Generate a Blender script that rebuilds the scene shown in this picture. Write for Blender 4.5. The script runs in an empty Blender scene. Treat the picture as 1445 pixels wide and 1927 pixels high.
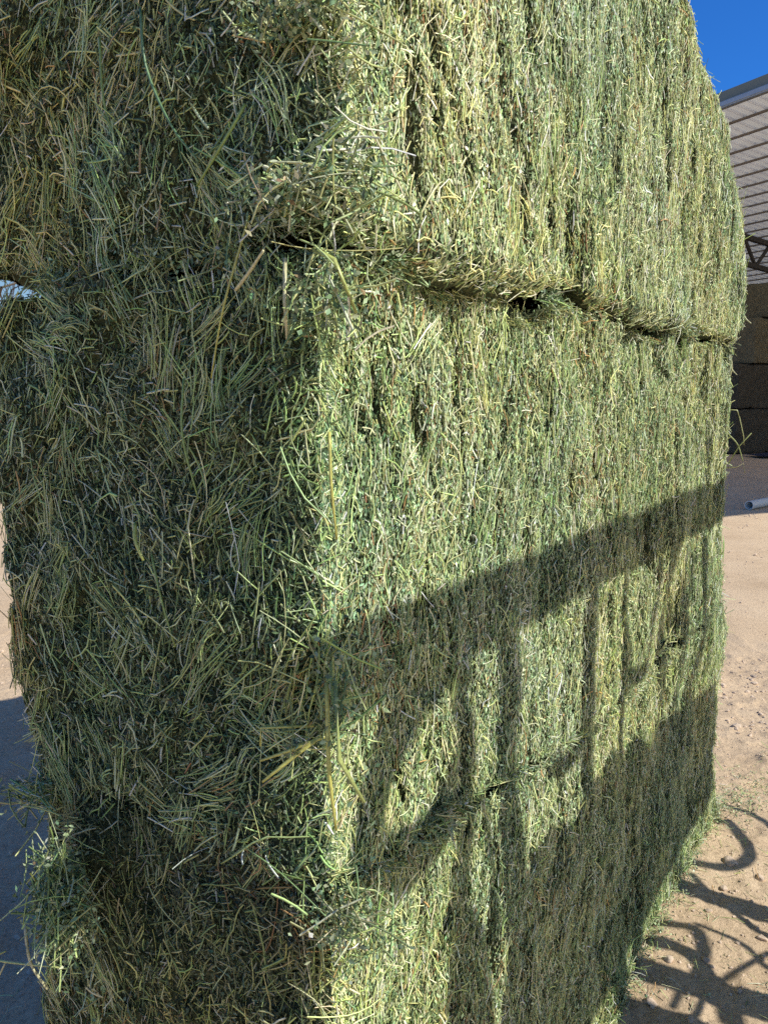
import bpy, math
import numpy as np
from mathutils import Vector, Matrix

rng = np.random.default_rng(7)
SC = bpy.context.scene
COL = SC.collection
R = math.radians

# ------------------------------------------------------------------ layout (metres)
CAM_H, PITCH, FPX = 1.6, 8.6, 1456.0
U = np.array([0.5736, 0.8191])            # along the long side of the bales
NRM = np.array([0.8191, -0.5736])         # out of the sunlit long side
ORG = np.array([-0.0666, 0.8580])         # near bottom corner of the stack
STACK_ROT = math.atan2(U[1], U[0])
SUN = np.array([0.883, -0.4694])           # horizontal direction towards the sun
SUN_EL = 42.6
TAN_EL = math.tan(R(SUN_EL))
SU, SN = float(SUN @ U), float(SUN @ NRM)


def world(a, w, z=0.0):
    p = ORG + U * a - NRM * w
    return (float(p[0]), float(p[1]), float(z))


# ------------------------------------------------------------------ noise
def _hash(ix, iy, iz, seed):
    h = (ix.astype(np.int64) * 374761393 + iy.astype(np.int64) * 668265263 + iz.astype(np.int64) * 2147483647 + seed * 1274126177) & 0xFFFFFFFF
    h = ((h ^ (h >> 13)) * 1274126177) & 0xFFFFFFFF
    h = (h ^ (h >> 16)) & 0xFFFFFFFF
    return h.astype(np.float64) / 2147483647.5 - 1.0


def vn(x, y, z, seed=0):
    x, y, z = np.broadcast_arrays(np.asarray(x, float), np.asarray(y, float), np.asarray(z, float))
    ix, iy, iz = np.floor(x), np.floor(y), np.floor(z)
    fx, fy, fz = x - ix, y - iy, z - iz
    sx, sy, sz = fx * fx * (3 - 2 * fx), fy * fy * (3 - 2 * fy), fz * fz * (3 - 2 * fz)
    out = 0.0
    for dx in (0, 1):
        for dy in (0, 1):
            for dz in (0, 1):
                wgt = (sx if dx else 1 - sx) * (sy if dy else 1 - sy) * (sz if dz else 1 - sz)
                out = out + wgt * _hash(ix + dx, iy + dy, iz + dz, seed)
    return out


def fbm(x, y, z, seed=0, n=3):
    t, amp = 0.0, 1.0
    for i in range(n):
        t = t + amp * vn(x * 2 ** i, y * 2 ** i, z * 2 ** i, seed + i * 17)
        amp *= 0.5
    return t


def norm(v):
    return v / np.maximum(np.linalg.norm(v, axis=-1, keepdims=True), 1e-9)


# ------------------------------------------------------------------ materials
def new_mat(name):
    m = bpy.data.materials.new(name)
    m.use_nodes = True
    nt = m.node_tree
    return m, nt, nt.nodes['Principled BSDF'], nt.nodes['Material Output']


def nd(nt, kind, **kw):
    n = nt.nodes.new(kind)
    for k, v in kw.items():
        if k in n.inputs:
            n.inputs[k].default_value = v
        else:
            setattr(n, k, v)
    return n


def ramp(nt, stops):
    r = nt.nodes.new('ShaderNodeValToRGB')
    cr = r.color_ramp
    while len(cr.elements) > 1:
        cr.elements.remove(cr.elements[-1])
    cr.elements[0].position, cr.elements[0].color = stops[0][0], (*stops[0][1], 1)
    for p, c in stops[1:]:
        e = cr.elements.new(p)
        e.color = (*c, 1)
    return r


def mat_hay(name, rough, spec, transl):
    m, nt, bs, out = new_mat(name)
    at = nd(nt, 'ShaderNodeAttribute', attribute_name='Col')
    tc = nd(nt, 'ShaderNodeTexCoord')
    nz = nd(nt, 'ShaderNodeTexNoise', Scale=260.0, Detail=2.0)
    nt.links.new(tc.outputs['Object'], nz.inputs['Vector'])
    mr = nd(nt, 'ShaderNodeMapRange')
    mr.inputs['From Min'].default_value = 0.3
    mr.inputs['From Max'].default_value = 0.7
    mr.inputs['To Min'].default_value = 0.80
    mr.inputs['To Max'].default_value = 1.25
    nt.links.new(nz.outputs[0], mr.inputs['Value'])
    mul = nd(nt, 'ShaderNodeVectorMath', operation='SCALE')
    nt.links.new(at.outputs['Color'], mul.inputs[0])
    nt.links.new(mr.outputs[0], mul.inputs['Scale'])
    nt.links.new(mul.outputs[0], bs.inputs['Base Color'])
    bs.inputs['Roughness'].default_value = rough
    bs.inputs['Specular IOR Level'].default_value = spec
    if transl:
        tr = nd(nt, 'ShaderNodeBsdfTranslucent')
        nt.links.new(mul.outputs[0], tr.inputs['Color'])
        mx = nd(nt, 'ShaderNodeMixShader')
        mx.inputs[0].default_value = transl
        nt.links.new(bs.outputs[0], mx.inputs[1])
        nt.links.new(tr.outputs[0], mx.inputs[2])
        nt.links.new(mx.outputs[0], out.inputs['Surface'])
    return m


M_STEM = mat_hay('hay_stem', 0.36, 0.75, 0.04)
M_LEAF = mat_hay('hay_leaf', 0.45, 0.50, 0.08)


def mat_core():
    m, nt, bs, out = new_mat('packed_hay')
    tc = nd(nt, 'ShaderNodeTexCoord')
    mp = nd(nt, 'ShaderNodeMapping')
    mp.inputs['Scale'].default_value = (150, 150, 35)
    nt.links.new(tc.outputs['Object'], mp.inputs['Vector'])
    nz = nd(nt, 'ShaderNodeTexNoise', Scale=1.0, Detail=5.0)
    nt.links.new(mp.outputs[0], nz.inputs['Vector'])
    r = ramp(nt, [(0.3, (0.018, 0.026, 0.012)), (0.5, (0.06, 0.075, 0.03)), (0.7, (0.16, 0.16, 0.065))])
    nt.links.new(nz.outputs[0], r.inputs[0])
    nt.links.new(r.outputs[0], bs.inputs['Base Color'])
    bp = nd(nt, 'ShaderNodeBump', Strength=1.0, Distance=0.006)
    nt.links.new(nz.outputs[0], bp.inputs['Height'])
    nt.links.new(bp.outputs[0], bs.inputs['Normal'])
    bs.inputs['Roughness'].default_value = 0.9
    return m


M_CORE = mat_core()


def mat_plain(name, col, rough=0.6, metal=0.0, var=0.15, scale=12.0, bump=0.0, bscale=60.0):
    m, nt, bs, out = new_mat(name)
    tc = nd(nt, 'ShaderNodeTexCoord')
    nz = nd(nt, 'ShaderNodeTexNoise', Scale=scale, Detail=6.0, Roughness=0.65)
    nt.links.new(tc.outputs['Object'], nz.inputs['Vector'])
    lo = tuple(c * (1 - var) for c in col)
    hi = tuple(min(1, c * (1 + var)) for c in col)
    r = ramp(nt, [(0.3, lo), (0.7, hi)])
    nt.links.new(nz.outputs[0], r.inputs[0])
    nt.links.new(r.outputs[0], bs.inputs['Base Color'])
    bs.inputs['Roughness'].default_value = rough
    bs.inputs['Metallic'].default_value = metal
    if bump:
        n2 = nd(nt, 'ShaderNodeTexNoise', Scale=bscale, Detail=5.0)
        nt.links.new(tc.outputs['Object'], n2.inputs['Vector'])
        bp = nd(nt, 'ShaderNodeBump', Strength=0.8, Distance=bump)
        nt.links.new(n2.outputs[0], bp.inputs['Height'])
        nt.links.new(bp.outputs[0], bs.inputs['Normal'])
    return m


# ------------------------------------------------------------------ mesh soup
class Soup:
    def __init__(self):
        self.v, self.q, self.t, self.c, self.n = [], [], [], [], 0

    def add(self, v, quads=None, tris=None, col=None):
        v = np.asarray(v, np.float32).reshape(-1, 3)
        self.v.append(v)
        if quads is not None and len(quads):
            self.q.append(np.asarray(quads, np.int64).reshape(-1, 4) + self.n)
        if tris is not None and len(tris):
            self.t.append(np.asarray(tris, np.int64).reshape(-1, 3) + self.n)
        if col is None:
            col = np.full((len(v), 3), 0.5)
        self.c.append(np.asarray(col, np.float32).reshape(-1, 3))
        self.n += len(v)

    def mesh(self, name, mat, smooth=False):
        me = bpy.data.meshes.new(name)
        v = np.concatenate(self.v)
        q = np.concatenate(self.q) if self.q else np.zeros((0, 4), np.int64)
        t = np.concatenate(self.t) if self.t else np.zeros((0, 3), np.int64)
        me.vertices.add(len(v))
        me.vertices.foreach_set('co', v.ravel())
        li = np.concatenate([q.ravel(), t.ravel()]).astype(np.int32)
        me.loops.add(len(li))
        me.loops.foreach_set('vertex_index', li)
        me.polygons.add(len(q) + len(t))
        st = np.concatenate([np.arange(len(q)) * 4, len(q) * 4 + np.arange(len(t)) * 3]).astype(np.int32)
        me.polygons.foreach_set('loop_start', st)
        me.polygons.foreach_set('use_smooth', np.full(len(q) + len(t), bool(smooth)))
        at = me.attributes.new('Col', 'FLOAT_COLOR', 'POINT')
        c = np.concatenate(self.c)
        at.data.foreach_set('color', np.concatenate([c, np.ones((len(c), 1), np.float32)], 1).ravel())
        me.materials.append(mat)
        me.update()
        return me


def link(name, me, parent=None, **props):
    o = bpy.data.objects.new(name, me)
    COL.objects.link(o)
    if parent is not None:
        o.parent = parent
    for k, v in props.items():
        o[k] = v
    return o


def empty(name, loc, rotz, label, cat, group=None):
    o = bpy.data.objects.new(name, None)
    COL.objects.link(o)
    o.location = loc
    o.rotation_euler = (0, 0, rotz)
    o['label'], o['category'] = label, cat
    if group:
        o['group'] = group
    return o


# ------------------------------------------------------------------ hay pieces
def add_stems(soup, P, T, N, L, W, K, bend, bendn, flat, col, kink=None, taper=0.0, sides=3):
    n = len(P)
    s = np.linspace(-0.5, 0.5, K + 1)
    B = norm(np.cross(T, N))
    N2 = np.cross(B, T)
    L1 = L[:, None, None]
    pts = P[:, None] + T[:, None] * s[None, :, None] * L1
    par = (s ** 2 - 0.083)[None, :, None]
    pts = pts + B[:, None] * (bend[:, None, None] * par * L1) + N2[:, None] * (bendn[:, None, None] * par * L1)
    if kink is not None:
        kp = rng.uniform(-0.3, 0.3, n)[:, None]
        over = np.maximum(0, s[None] - kp)[:, :, None]
        pts = pts + B[:, None] * (kink[:, None, None] * over * L1)
    ph = np.arange(sides) * 2 * np.pi / sides + 0.5
    ring = (B[:, None, :] * np.cos(ph)[None, :, None] + N2[:, None, :] * (np.sin(ph)[None, :, None] * flat[:, None, None]))
    wk = (W[:, None] * 0.5) * (1 - taper * np.abs(s * 2)[None] ** 3)
    v = pts[:, :, None, :] + ring[:, None] * wk[:, :, None, None]
    base = np.arange(n)[:, None, None] * ((K + 1) * sides)
    k = np.arange(K)[None, :, None] * sides
    j = np.arange(sides)[None, None, :]
    j2 = (j + 1) % sides
    q = np.stack([base + k + j, base + k + j2, base + k + sides + j2, base + k + sides + j], -1)
    c = np.repeat(col[:, None], (K + 1), 1)
    shade = 1 + 0.12 * np.sin(s * 5 + 1)[None, :, None]
    c = np.repeat((c * shade)[:, :, None], sides, 2)
    soup.add(v, quads=q, col=c)


def add_leaves(soup, P, T, N, L, W, fold, col):
    n = len(P)
    B = norm(np.cross(T, N))
    L, W, fold = L[:, None], W[:, None], fold[:, None]
    b = P - T * L * 0.5
    t = P + T * L * 0.5 + N * fold * L * 0.3
    l = P + B * W * 0.5 + N * fold * W + T * L * 0.08
    r = P - B * W * 0.5 + N * fold * W + T * L * 0.08
    v = np.stack([b, l, t, r], 1)
    base = np.arange(n)[:, None] * 4
    tr = np.concatenate([base + np.array([0, 1, 2]), base + np.array([0, 2, 3])], 0)
    soup.add(v, tris=tr, col=np.repeat(col[:, None], 4, 1))


STEMC = np.array([(0.78, 0.77, 0.36), (0.86, 0.80, 0.54), (0.50, 0.60, 0.24), (0.62, 0.62, 0.30), (0.24, 0.33, 0.15),
                  (0.52, 0.30, 0.14), (0.86, 0.84, 0.66), (0.74, 0.76, 0.50)])
LEAFC = np.array([(0.12, 0.185, 0.10), (0.28, 0.38, 0.21), (0.44, 0.50, 0.28), (0.60, 0.66, 0.42), (0.36, 0.21, 0.10),
                  (0.66, 0.66, 0.40)])
STEMC = STEMC * np.array([0.97, 1.02, 0.94])
LEAFC = LEAFC * np.array([0.93, 1.0, 0.97])


def pick(pal, prob, n, var=0.22):
    """prob (n, k): a row of palette weights for each piece"""
    cum = np.cumsum(prob / prob.sum(1, keepdims=True), 1)
    idx = (rng.random(n)[:, None] > cum).sum(1).clip(0, len(pal) - 1)
    c = pal[idx] * np.exp(rng.normal(0, var, n))[:, None]
    return np.clip(c * (1 + rng.normal(0, 0.06, (n, 3))), 0.004, 0.85)


def frame(n):
    """vertical and horizontal tangents for normals n"""
    z = np.zeros_like(n)
    z[:, 2] = 1
    zt = z - n * (n[:, 2:3])
    bad = np.linalg.norm(zt, axis=1) < 0.25
    zt[bad] += np.array([1.0, 0.3, 0]) - n[bad] * (n[bad] @ np.array([1.0, 0.3, 0]))[:, None]
    zt = norm(zt)
    return zt, np.cross(n, zt)


class Bale:
    def __init__(self, z0, z1, L, W, r, rlo, rhi, seed, warp, a_off=0.0, w_off=0.0, pk=(0.05, 0.05)):
        self.z0, self.z1, self.L, self.W, self.r, self.seed = z0, z1, L, W, r, seed
        self.warp, self.ao, self.wo = warp, a_off, w_off
        self.rlo, self.rhi, self.pk = rlo, rhi, pk
        g = np.random.default_rng(seed * 991)
        n = 34
        self.holes = np.column_stack([g.uniform(0.05, L - 0.05, n), g.uniform(z0 + 0.08, z1 - 0.08, n), g.uniform(0.005, 0.014, n), g.uniform(0.02, 0.07, n), g.uniform(0.02, 0.05, n)])

    def disp(self, p, n):
        a, w, z = p[:, 0], p[:, 1], p[:, 2]
        sd = self.seed * 101
        fr = np.clip(-n[:, 1], 0, 1) ** 2           # sunlit long side
        fl = np.clip(-n[:, 0], 0, 1) ** 2           # cut end facing the viewer
        big = fbm(a * 3.2, w * 3.2, z * 3.2, sd, 2) * 0.018
        wob = vn(a * 3, 0, z * 4, sd + 5) * 0.5
        st = -0.013 + vn(a * 26 + wob, 3.1, z * 2.2, sd + 1) * 0.0055 + vn(a * 60 + wob * 2, 1.7, z * 4, sd + 2) * 0.004
        cr = vn(a * 7.5 + wob * 0.5, 9.2, z * 2.2, sd + 3)
        crack = -np.exp(-(cr / 0.07) ** 2) * 0.013 * (vn(a * 4, 2, z * 5, sd + 4) > -0.05)
        lump = fbm(a * 9, w * 9, z * 9, sd + 7, 3) * 0.014 + vn(a * 35, w * 35, z * 35, sd + 8) * 0.006
        if self.seed == 1:
            d_b = 0.06 * fl * np.exp(-((w - 0.48) / 0.07) ** 2 - ((z - 0.80) / 0.09) ** 2)
        else:
            d_b = 0.0
        d = d_b + big + fr * (st + crack) + (1 - fr) * lump + fr * lump * 0.35
        for ze, s_, pk in ((self.z0, 31, self.pk[0]), (self.z1, 47, self.pk[1])):
            e = np.exp(-((z - ze) / 0.05) ** 2)
            sn_ = fbm(a * 7, w * 7, 0.5, sd + s_, 3)
            d = d - e * (np.maximum(0, sn_) * pk - np.maximum(0, -sn_) * 0.4 * pk) * (1 - 0.6 * fl)
        for ha, hz, sa, sz, dp in self.holes:
            d = d - fr * dp * np.exp(-((a - ha + 0.15 * (z - hz)) / sa) ** 2 - ((z - hz) / sz) ** 2)
        return d

    def surf(self, q):
        r = self.r
        up = q[:, 2] > (self.z0 + self.z1) / 2
        rz = np.where(up, self.rhi, self.rlo)
        c = q.copy()
        c[:, 0] = np.clip(q[:, 0], r, self.L - r)
        c[:, 1] = np.clip(q[:, 1], r, self.W - r)
        c[:, 2] = np.clip(q[:, 2], self.z0 + self.rlo, self.z1 - self.rhi)
        sc = np.stack([np.full(len(q), r), np.full(len(q), r), rz], 1)
        e = norm((q - c) / sc)
        return c + e * sc, norm(e / sc)

    def place(self, p):
        p = self.warp(p.copy())
        p[:, 0] += self.ao
        p[:, 1] += self.wo
        return p

    def core(self):
        s = Soup()
        L, W, z0, z1 = self.L, self.W, self.z0, self.z1

        def grid(o, e1, e2, s1, s2):
            n1, n2 = max(2, int(np.linalg.norm(e1) / s1)), max(2, int(np.linalg.norm(e2) / s2))
            i, j = np.meshgrid(np.linspace(0, 1, n1 + 1), np.linspace(0, 1, n2 + 1), indexing='ij')
            q = np.array(o)[None] + i.reshape(-1, 1) * np.array(e1) + j.reshape(-1, 1) * np.array(e2)
            p, n = self.surf(q + 1e-6)
            p = self.place(p + n * (self.disp(p, n) - 0.005)[:, None])
            k = np.arange((n1 + 1) * (n2 + 1)).reshape(n1 + 1, n2 + 1)
            f = np.stack([k[:-1, :-1], k[1:, :-1], k[1:, 1:], k[:-1, 1:]], -1).reshape(-1, 4)
            s.add(p, quads=f)
        H = z1 - z0
        grid((0, 0, z0), (L, 0, 0), (0, 0, H), 0.01, 0.014)
        grid((0, W, z0), (0, -W, 0), (0, 0, H), 0.012, 0.014)
        grid((L, 0, z0), (0, W, 0), (0, 0, H), 0.02, 0.02)
        grid((L, W, z0), (-L, 0, 0), (0, 0, H), 0.03, 0.03)
        grid((0, 0, z1), (L, 0, 0), (0, W, 0), 0.02, 0.02)
        grid((0, W, z0), (L, 0, 0), (0, -W, 0), 0.02, 0.02)
        return s

    def sample(self, n, face):
        L, W, z0, z1 = self.L, self.W, self.z0, self.z1
        x, y = rng.random(n), rng.random(n)
        z = z0 + (z1 - z0) * y
        o = np.zeros(n)
        if face == 'side':
            q = np.stack([L * x ** 1.25, o, z], 1)      # denser towards the near corner
        elif face == 'end':
            q = np.stack([o, W * x, z], 1)
        elif face == 'far':
            q = np.stack([o + L, W * x, z], 1)
        elif face == 'back':
            q = np.stack([L * x, o + W, z], 1)
        elif face == 'top':
            q = np.stack([L * x, W * y, o + z1], 1)
        p, nn = self.surf(q)
        d = self.disp(p, nn)
        return p, nn, p + nn * d[:, None]


def tone(p, bias):
    """regional shift between green leaf (-) and dry straw (+)"""
    return np.clip(fbm(p[:, 0] * 2.6, p[:, 1] * 2.6, p[:, 2] * 2.6, 900, 3) * 0.55 + bias, -1, 1)


def stem_prob(p, bias):
    t = tone(p, bias) + 0.35 * vn(p[:, 0] * 11, p[:, 1] * 11, p[:, 2] * 1.5, 905)
    g, y = np.clip(0.5 - t * 0.5, 0.05, 1), np.clip(0.5 + t * 0.5, 0.05, 1)
    br = np.clip(vn(p[:, 0] * 7, p[:, 1] * 7, p[:, 2] * 7, 77), 0, 1) ** 2
    return np.stack([y * 1.1, y * 0.7, g * 1.2, 0.6 + 0 * g, g * 1.0, 0.05 + br * 0.5, y * 0.35, 0.5 + 0 * g], 1)


def leaf_prob(p, bias):
    t = tone(p, bias) + 0.35 * vn(p[:, 0] * 11, p[:, 1] * 11, p[:, 2] * 1.5, 905)
    g, y = np.clip(0.5 - t * 0.5, 0.05, 1), np.clip(0.5 + t * 0.5, 0.05, 1)
    br = np.clip(vn(p[:, 0] * 7, p[:, 1] * 7, p[:, 2] * 7, 77), 0, 1) ** 2
    return np.stack([g * 1.4, 1.0 + 0 * g, 0.6 + y * 0.4, y * 0.9, 0.04 + br * 0.5, y * 0.4], 1)


def scatter(b, stems, leaves, face, dens, bias, dark=1.0):
    """loose hay on one face of bale b; dens scales the number of pieces"""
    side = face in ('side', 'back')
    face_shade = np.ones(3) if side else dark * np.array([0.99, 1.09, 1.06])  # end hay coloured darker and cooler to deepen its shade
    H = b.z1 - b.z0
    area = H * (b.L if side else b.W) if face != 'top' else b.L * b.W

    def tone_shade(p, off):  # brown patches, with gap shade and sunlight put into the colour
        k = np.interp(off, [-0.008, -0.001, 0.004, 0.010], [0.48, 0.86, 1.28, 1.32] if side else [0.42, 0.72, 1.08, 1.15])[:, None] * np.ones(3)  # bleached top, darker depth, pushed further as gap shade; long sides painted brighter
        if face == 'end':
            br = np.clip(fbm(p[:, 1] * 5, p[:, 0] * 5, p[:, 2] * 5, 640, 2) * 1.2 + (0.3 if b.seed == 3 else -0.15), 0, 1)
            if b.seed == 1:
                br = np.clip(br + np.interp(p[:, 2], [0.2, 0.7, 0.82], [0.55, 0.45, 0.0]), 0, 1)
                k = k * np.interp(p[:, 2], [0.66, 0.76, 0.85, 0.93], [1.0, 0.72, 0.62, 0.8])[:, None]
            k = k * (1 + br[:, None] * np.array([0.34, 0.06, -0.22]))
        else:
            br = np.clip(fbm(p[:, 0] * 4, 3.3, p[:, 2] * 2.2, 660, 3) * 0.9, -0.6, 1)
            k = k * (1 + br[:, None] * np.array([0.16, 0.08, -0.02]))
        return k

    def directions(n, p, nn, sig, rnd, tilt):
        zt, ht = frame(nn)
        if side:
            fld = vn(p[:, 0] * 5, 0, p[:, 2] * 5, b.seed + 11) * 0.30
            th = np.where(rng.random(n) < rnd, rng.normal(0, 0.75, n), fld + rng.normal(0, sig, n))
        else:
            fld = vn(p[:, 1] * 6, p[:, 0] * 6, p[:, 2] * 6, b.seed + 13) * 1.25
            th = np.where(rng.random(n) < rnd, rng.uniform(-1.57, 1.57, n), fld + rng.normal(0, sig * 1.4, n))
        th = np.where(np.abs(nn[:, 2]) > 0.2, rng.uniform(-1.57, 1.57, n), th)
        t = zt * np.cos(th)[:, None] + ht * np.sin(th)[:, None] + nn * rng.normal(0, tilt, n)[:, None]
        return norm(t)

    def emit(n, Lr, Wr, K, sig, rnd, tilt, offs, bendv, kinkv, bias2=0.0, straw=0.0):
        n = int(n)
        if n < 1:
            return
        p, nn, s = b.sample(n, face)
        t = directions(n, p, nn, sig, rnd, tilt)
        ln = np.exp(rng.uniform(np.log(Lr[0]), np.log(Lr[1]), n))
        wd = rng.uniform(Wr[0], Wr[1], n)
        off = rng.uniform(offs[0], offs[1], n)
        P = b.place(s + nn * off[:, None])
        pr = stem_prob(p, bias + bias2)
        c = pick(STEMC, pr, n) * face_shade * tone_shade(p, off)
        N = norm(nn + rng.normal(0, 0.3, (n, 3)))
        N = norm(N - t * np.sum(N * t, 1, keepdims=True))
        add_stems(stems, P, t, N, ln, wd, K, rng.normal(0, bendv, n), rng.normal(0, bendv * 0.6, n), rng.uniform(0.3, 0.8, n), c,
                  rng.normal(0, kinkv, n) if kinkv else None)

    def bundles(n, m, Lr, Wr, spread, straw):
        p, nn, q = b.sample(n, face)
        t = directions(n, p, nn, 0.35, 0.3, 0.05)
        flat_ = np.abs(nn[:, 1 if side else 0]) > 0.97
        keep = flat_ | (t[:, 2] > 0.93)
        p, nn, q, t = p[keep], nn[keep], q[keep], t[keep]
        n = len(p)
        bd = rng.normal(0, 0.25, n)
        rep_ = np.repeat
        p, nn, q, t, bd = (rep_(v, m, 0) for v in (p, nn, q, t, bd))
        k = n * m
        B = np.cross(t, nn)
        P = b.place(q + B * rng.normal(0, spread, k)[:, None] + t * rng.normal(0, 0.018, k)[:, None] + nn * rng.uniform(0.001, 0.012, k)[:, None])
        t = norm(t + B * rng.normal(0, 0.11, k)[:, None] + nn * rng.normal(0, 0.05, k)[:, None])
        N = norm(nn + rng.normal(0, 0.3, (k, 3)))
        N = norm(N - t * np.sum(N * t, 1, keepdims=True))
        pr = rep_(stem_prob(p[::m], bias + straw), m, 0)
        darkb = face_shade * tone_shade(p, np.full(k, 0.004))
        add_stems(stems, P, t, N, rng.uniform(Lr[0], Lr[1], k), rng.uniform(Wr[0], Wr[1], k), 4, bd + rng.normal(0, 0.06, k), rng.normal(0, 0.08, k),
                  rng.uniform(0.4, 1, k), pick(STEMC, pr, k, 0.2) * darkb)

    A = area * dens
    if side:
        emit(A * 19000, (0.0045, 0.015), (0.0011, 0.0027), 1, 0.55, 0.65, 0.18, (-0.005, 0.003), 0, 0, -0.1)
        emit(A * 14000, (0.009, 0.028), (0.0011, 0.0028), 1, 0.34, 0.48, 0.11, (-0.003, 0.0045), 0, 0)
        emit(A * 2600, (0.022, 0.06), (0.0013, 0.0030), 3, 0.26, 0.32, 0.08, (-0.001, 0.006), 0.2, 0.35, 0.15)
        emit(A * 60, (0.06, 0.13), (0.0014, 0.0027), 6, 0.3, 0.35, 0.05, (0.002, 0.009), 0.3, 0.5, 0.2)
        emit(A * 1200, (0.012, 0.036), (0.0013, 0.0030), 2, 0.7, 0.8, 0.45, (0.003, 0.009), 0.25, 0.6, 0.25)
        if dens > 0.3:
            bundles(int(A * 22), 14, (0.02, 0.06), (0.0011, 0.0026), 0.009, 0.25)
        nl = 64000
    else:
        emit(A * 18000, (0.0045, 0.015), (0.0011, 0.0027), 1, 0.6, 0.8, 0.32, (-0.008, 0.003), 0, 0, -0.1)
        emit(A * 10500, (0.010, 0.030), (0.0013, 0.0030), 1, 0.4, 0.65, 0.18, (-0.005, 0.005), 0, 0)
        emit(A * 2100, (0.025, 0.065), (0.0015, 0.0032), 3, 0.3, 0.5, 0.11, (-0.002, 0.007), 0.25, 0.4, 0.0)
        emit(A * 160, (0.08, 0.18), (0.0015, 0.0030), 7, 0.3, 0.45, 0.05, (0.003, 0.010), 0.4, 0.5, 0.1)
        emit(A * 230, (0.03, 0.10), (0.0026, 0.0040), 3, 0.45, 0.6, 0.08, (0.001, 0.008), 0.15, 0.3, 0.35)
        emit(A * 480, (0.015, 0.045), (0.0014, 0.0028), 3, 0.7, 0.8, 0.5, (0.004, 0.010), 0.3, 0.6, 0.15)
        if dens > 0.3:
            bundles(int(A * 85), 18, (0.025, 0.09), (0.0012, 0.0026), 0.011, -0.15)
        nl = 70000
    if face == 'far':
        emit(A * 3000, (0.03, 0.08), (0.0016, 0.0034), 3, 0.8, 0.8, 0.9, (0.0, 0.012), 0.2, 0.5, 0.2)
    n = int(A * nl)
    p, nn, s = b.sample(n, face)
    t = directions(n, p, nn, 0.5, 0.6, 0.22 if side else 0.45)
    off = rng.uniform(-0.006 if side else -0.009, 0.0045, n)
    P = b.place(s + nn * off[:, None])
    N = norm(nn + rng.normal(0, 0.24 if side else 0.6, (n, 3)))
    N = norm(N - t * np.sum(N * t, 1, keepdims=True))
    add_leaves(leaves, P, t, N, rng.uniform(0.004, 0.012, n), rng.uniform(0.0018, 0.0048, n), rng.normal(0.05, 0.16 if side else 0.3, n), pick(LEAFC, leaf_prob(p, bias), n, 0.34) * (1.0 if side else dark * np.array([0.42, 0.48, 0.43])) * tone_shade(p, off))


# ------------------------------------------------------------------ the stack
def seam_z(a):
    return np.interp(a, [0, 0.25, 0.9, 2.4], [1.00, 0.95, 0.87, 0.86])


def far_end(z):
    return np.interp(z, [0, 0.7, 1.32, 1.76, 2.25, 2.6], [2.36, 2.35, 2.22, 2.14, 2.08, 2.05])


def lean(p, L):
    k = np.clip(p[:, 0] / L, 0, 1) ** 2
    p[:, 0] += (far_end(p[:, 2]) - L) * k
    return p


def warp_bottom(p):
    zz = p[:, 2] / 0.9
    p[:, 2] = zz * (seam_z(p[:, 0]) - 0.008)
    flare = np.clip(1 - zz * 9, 0, 1)
    p[:, 1] -= flare * 0.015 * (p[:, 1] < 0.3)
    return lean(p, 2.29)


def warp_middle(p):
    k = (p[:, 2] - 0.9) / 0.86
    s = seam_z(p[:, 0])
    p[:, 2] = s + 0.006 + k * (1.752 - s)
    p[:, 1] *= np.interp(p[:, 2], [1.0, 1.45, 1.68, 1.75], [0.95, 1.05, 1.05, 1.0])
    return lean(p, 2.29)


def warp_top(p):
    zt = np.interp(p[:, 0], [0, 0.9, 1.35, 1.7, 1.95, 2.15], [2.56, 2.555, 2.52, 2.45, 2.37, 2.30])
    p[:, 2] = 1.764 + (p[:, 2] - 1.764) * (zt - 1.764) / 0.8
    return lean(p, 2.29)


B_BOT = Bale(0.0, 0.9, 2.29, 0.685, 0.07, 0.05, 0.004, 1, warp_bottom, 0.012, 0.0, (0.03, 0.0))
B_MID = Bale(0.9, 1.76, 2.29, 0.69, 0.07, 0.004, 0.015, 2, warp_middle, 0.0, 0.0, (0.0, 0.05))
B_TOP = Bale(1.764, 2.564, 2.29, 0.825, 0.075, 0.03, 0.09, 3, warp_top, 0.022, -0.022, (0.075, 0.03))

STACK_LOC = (float(ORG[0]), float(ORG[1]), 0.0)


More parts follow.
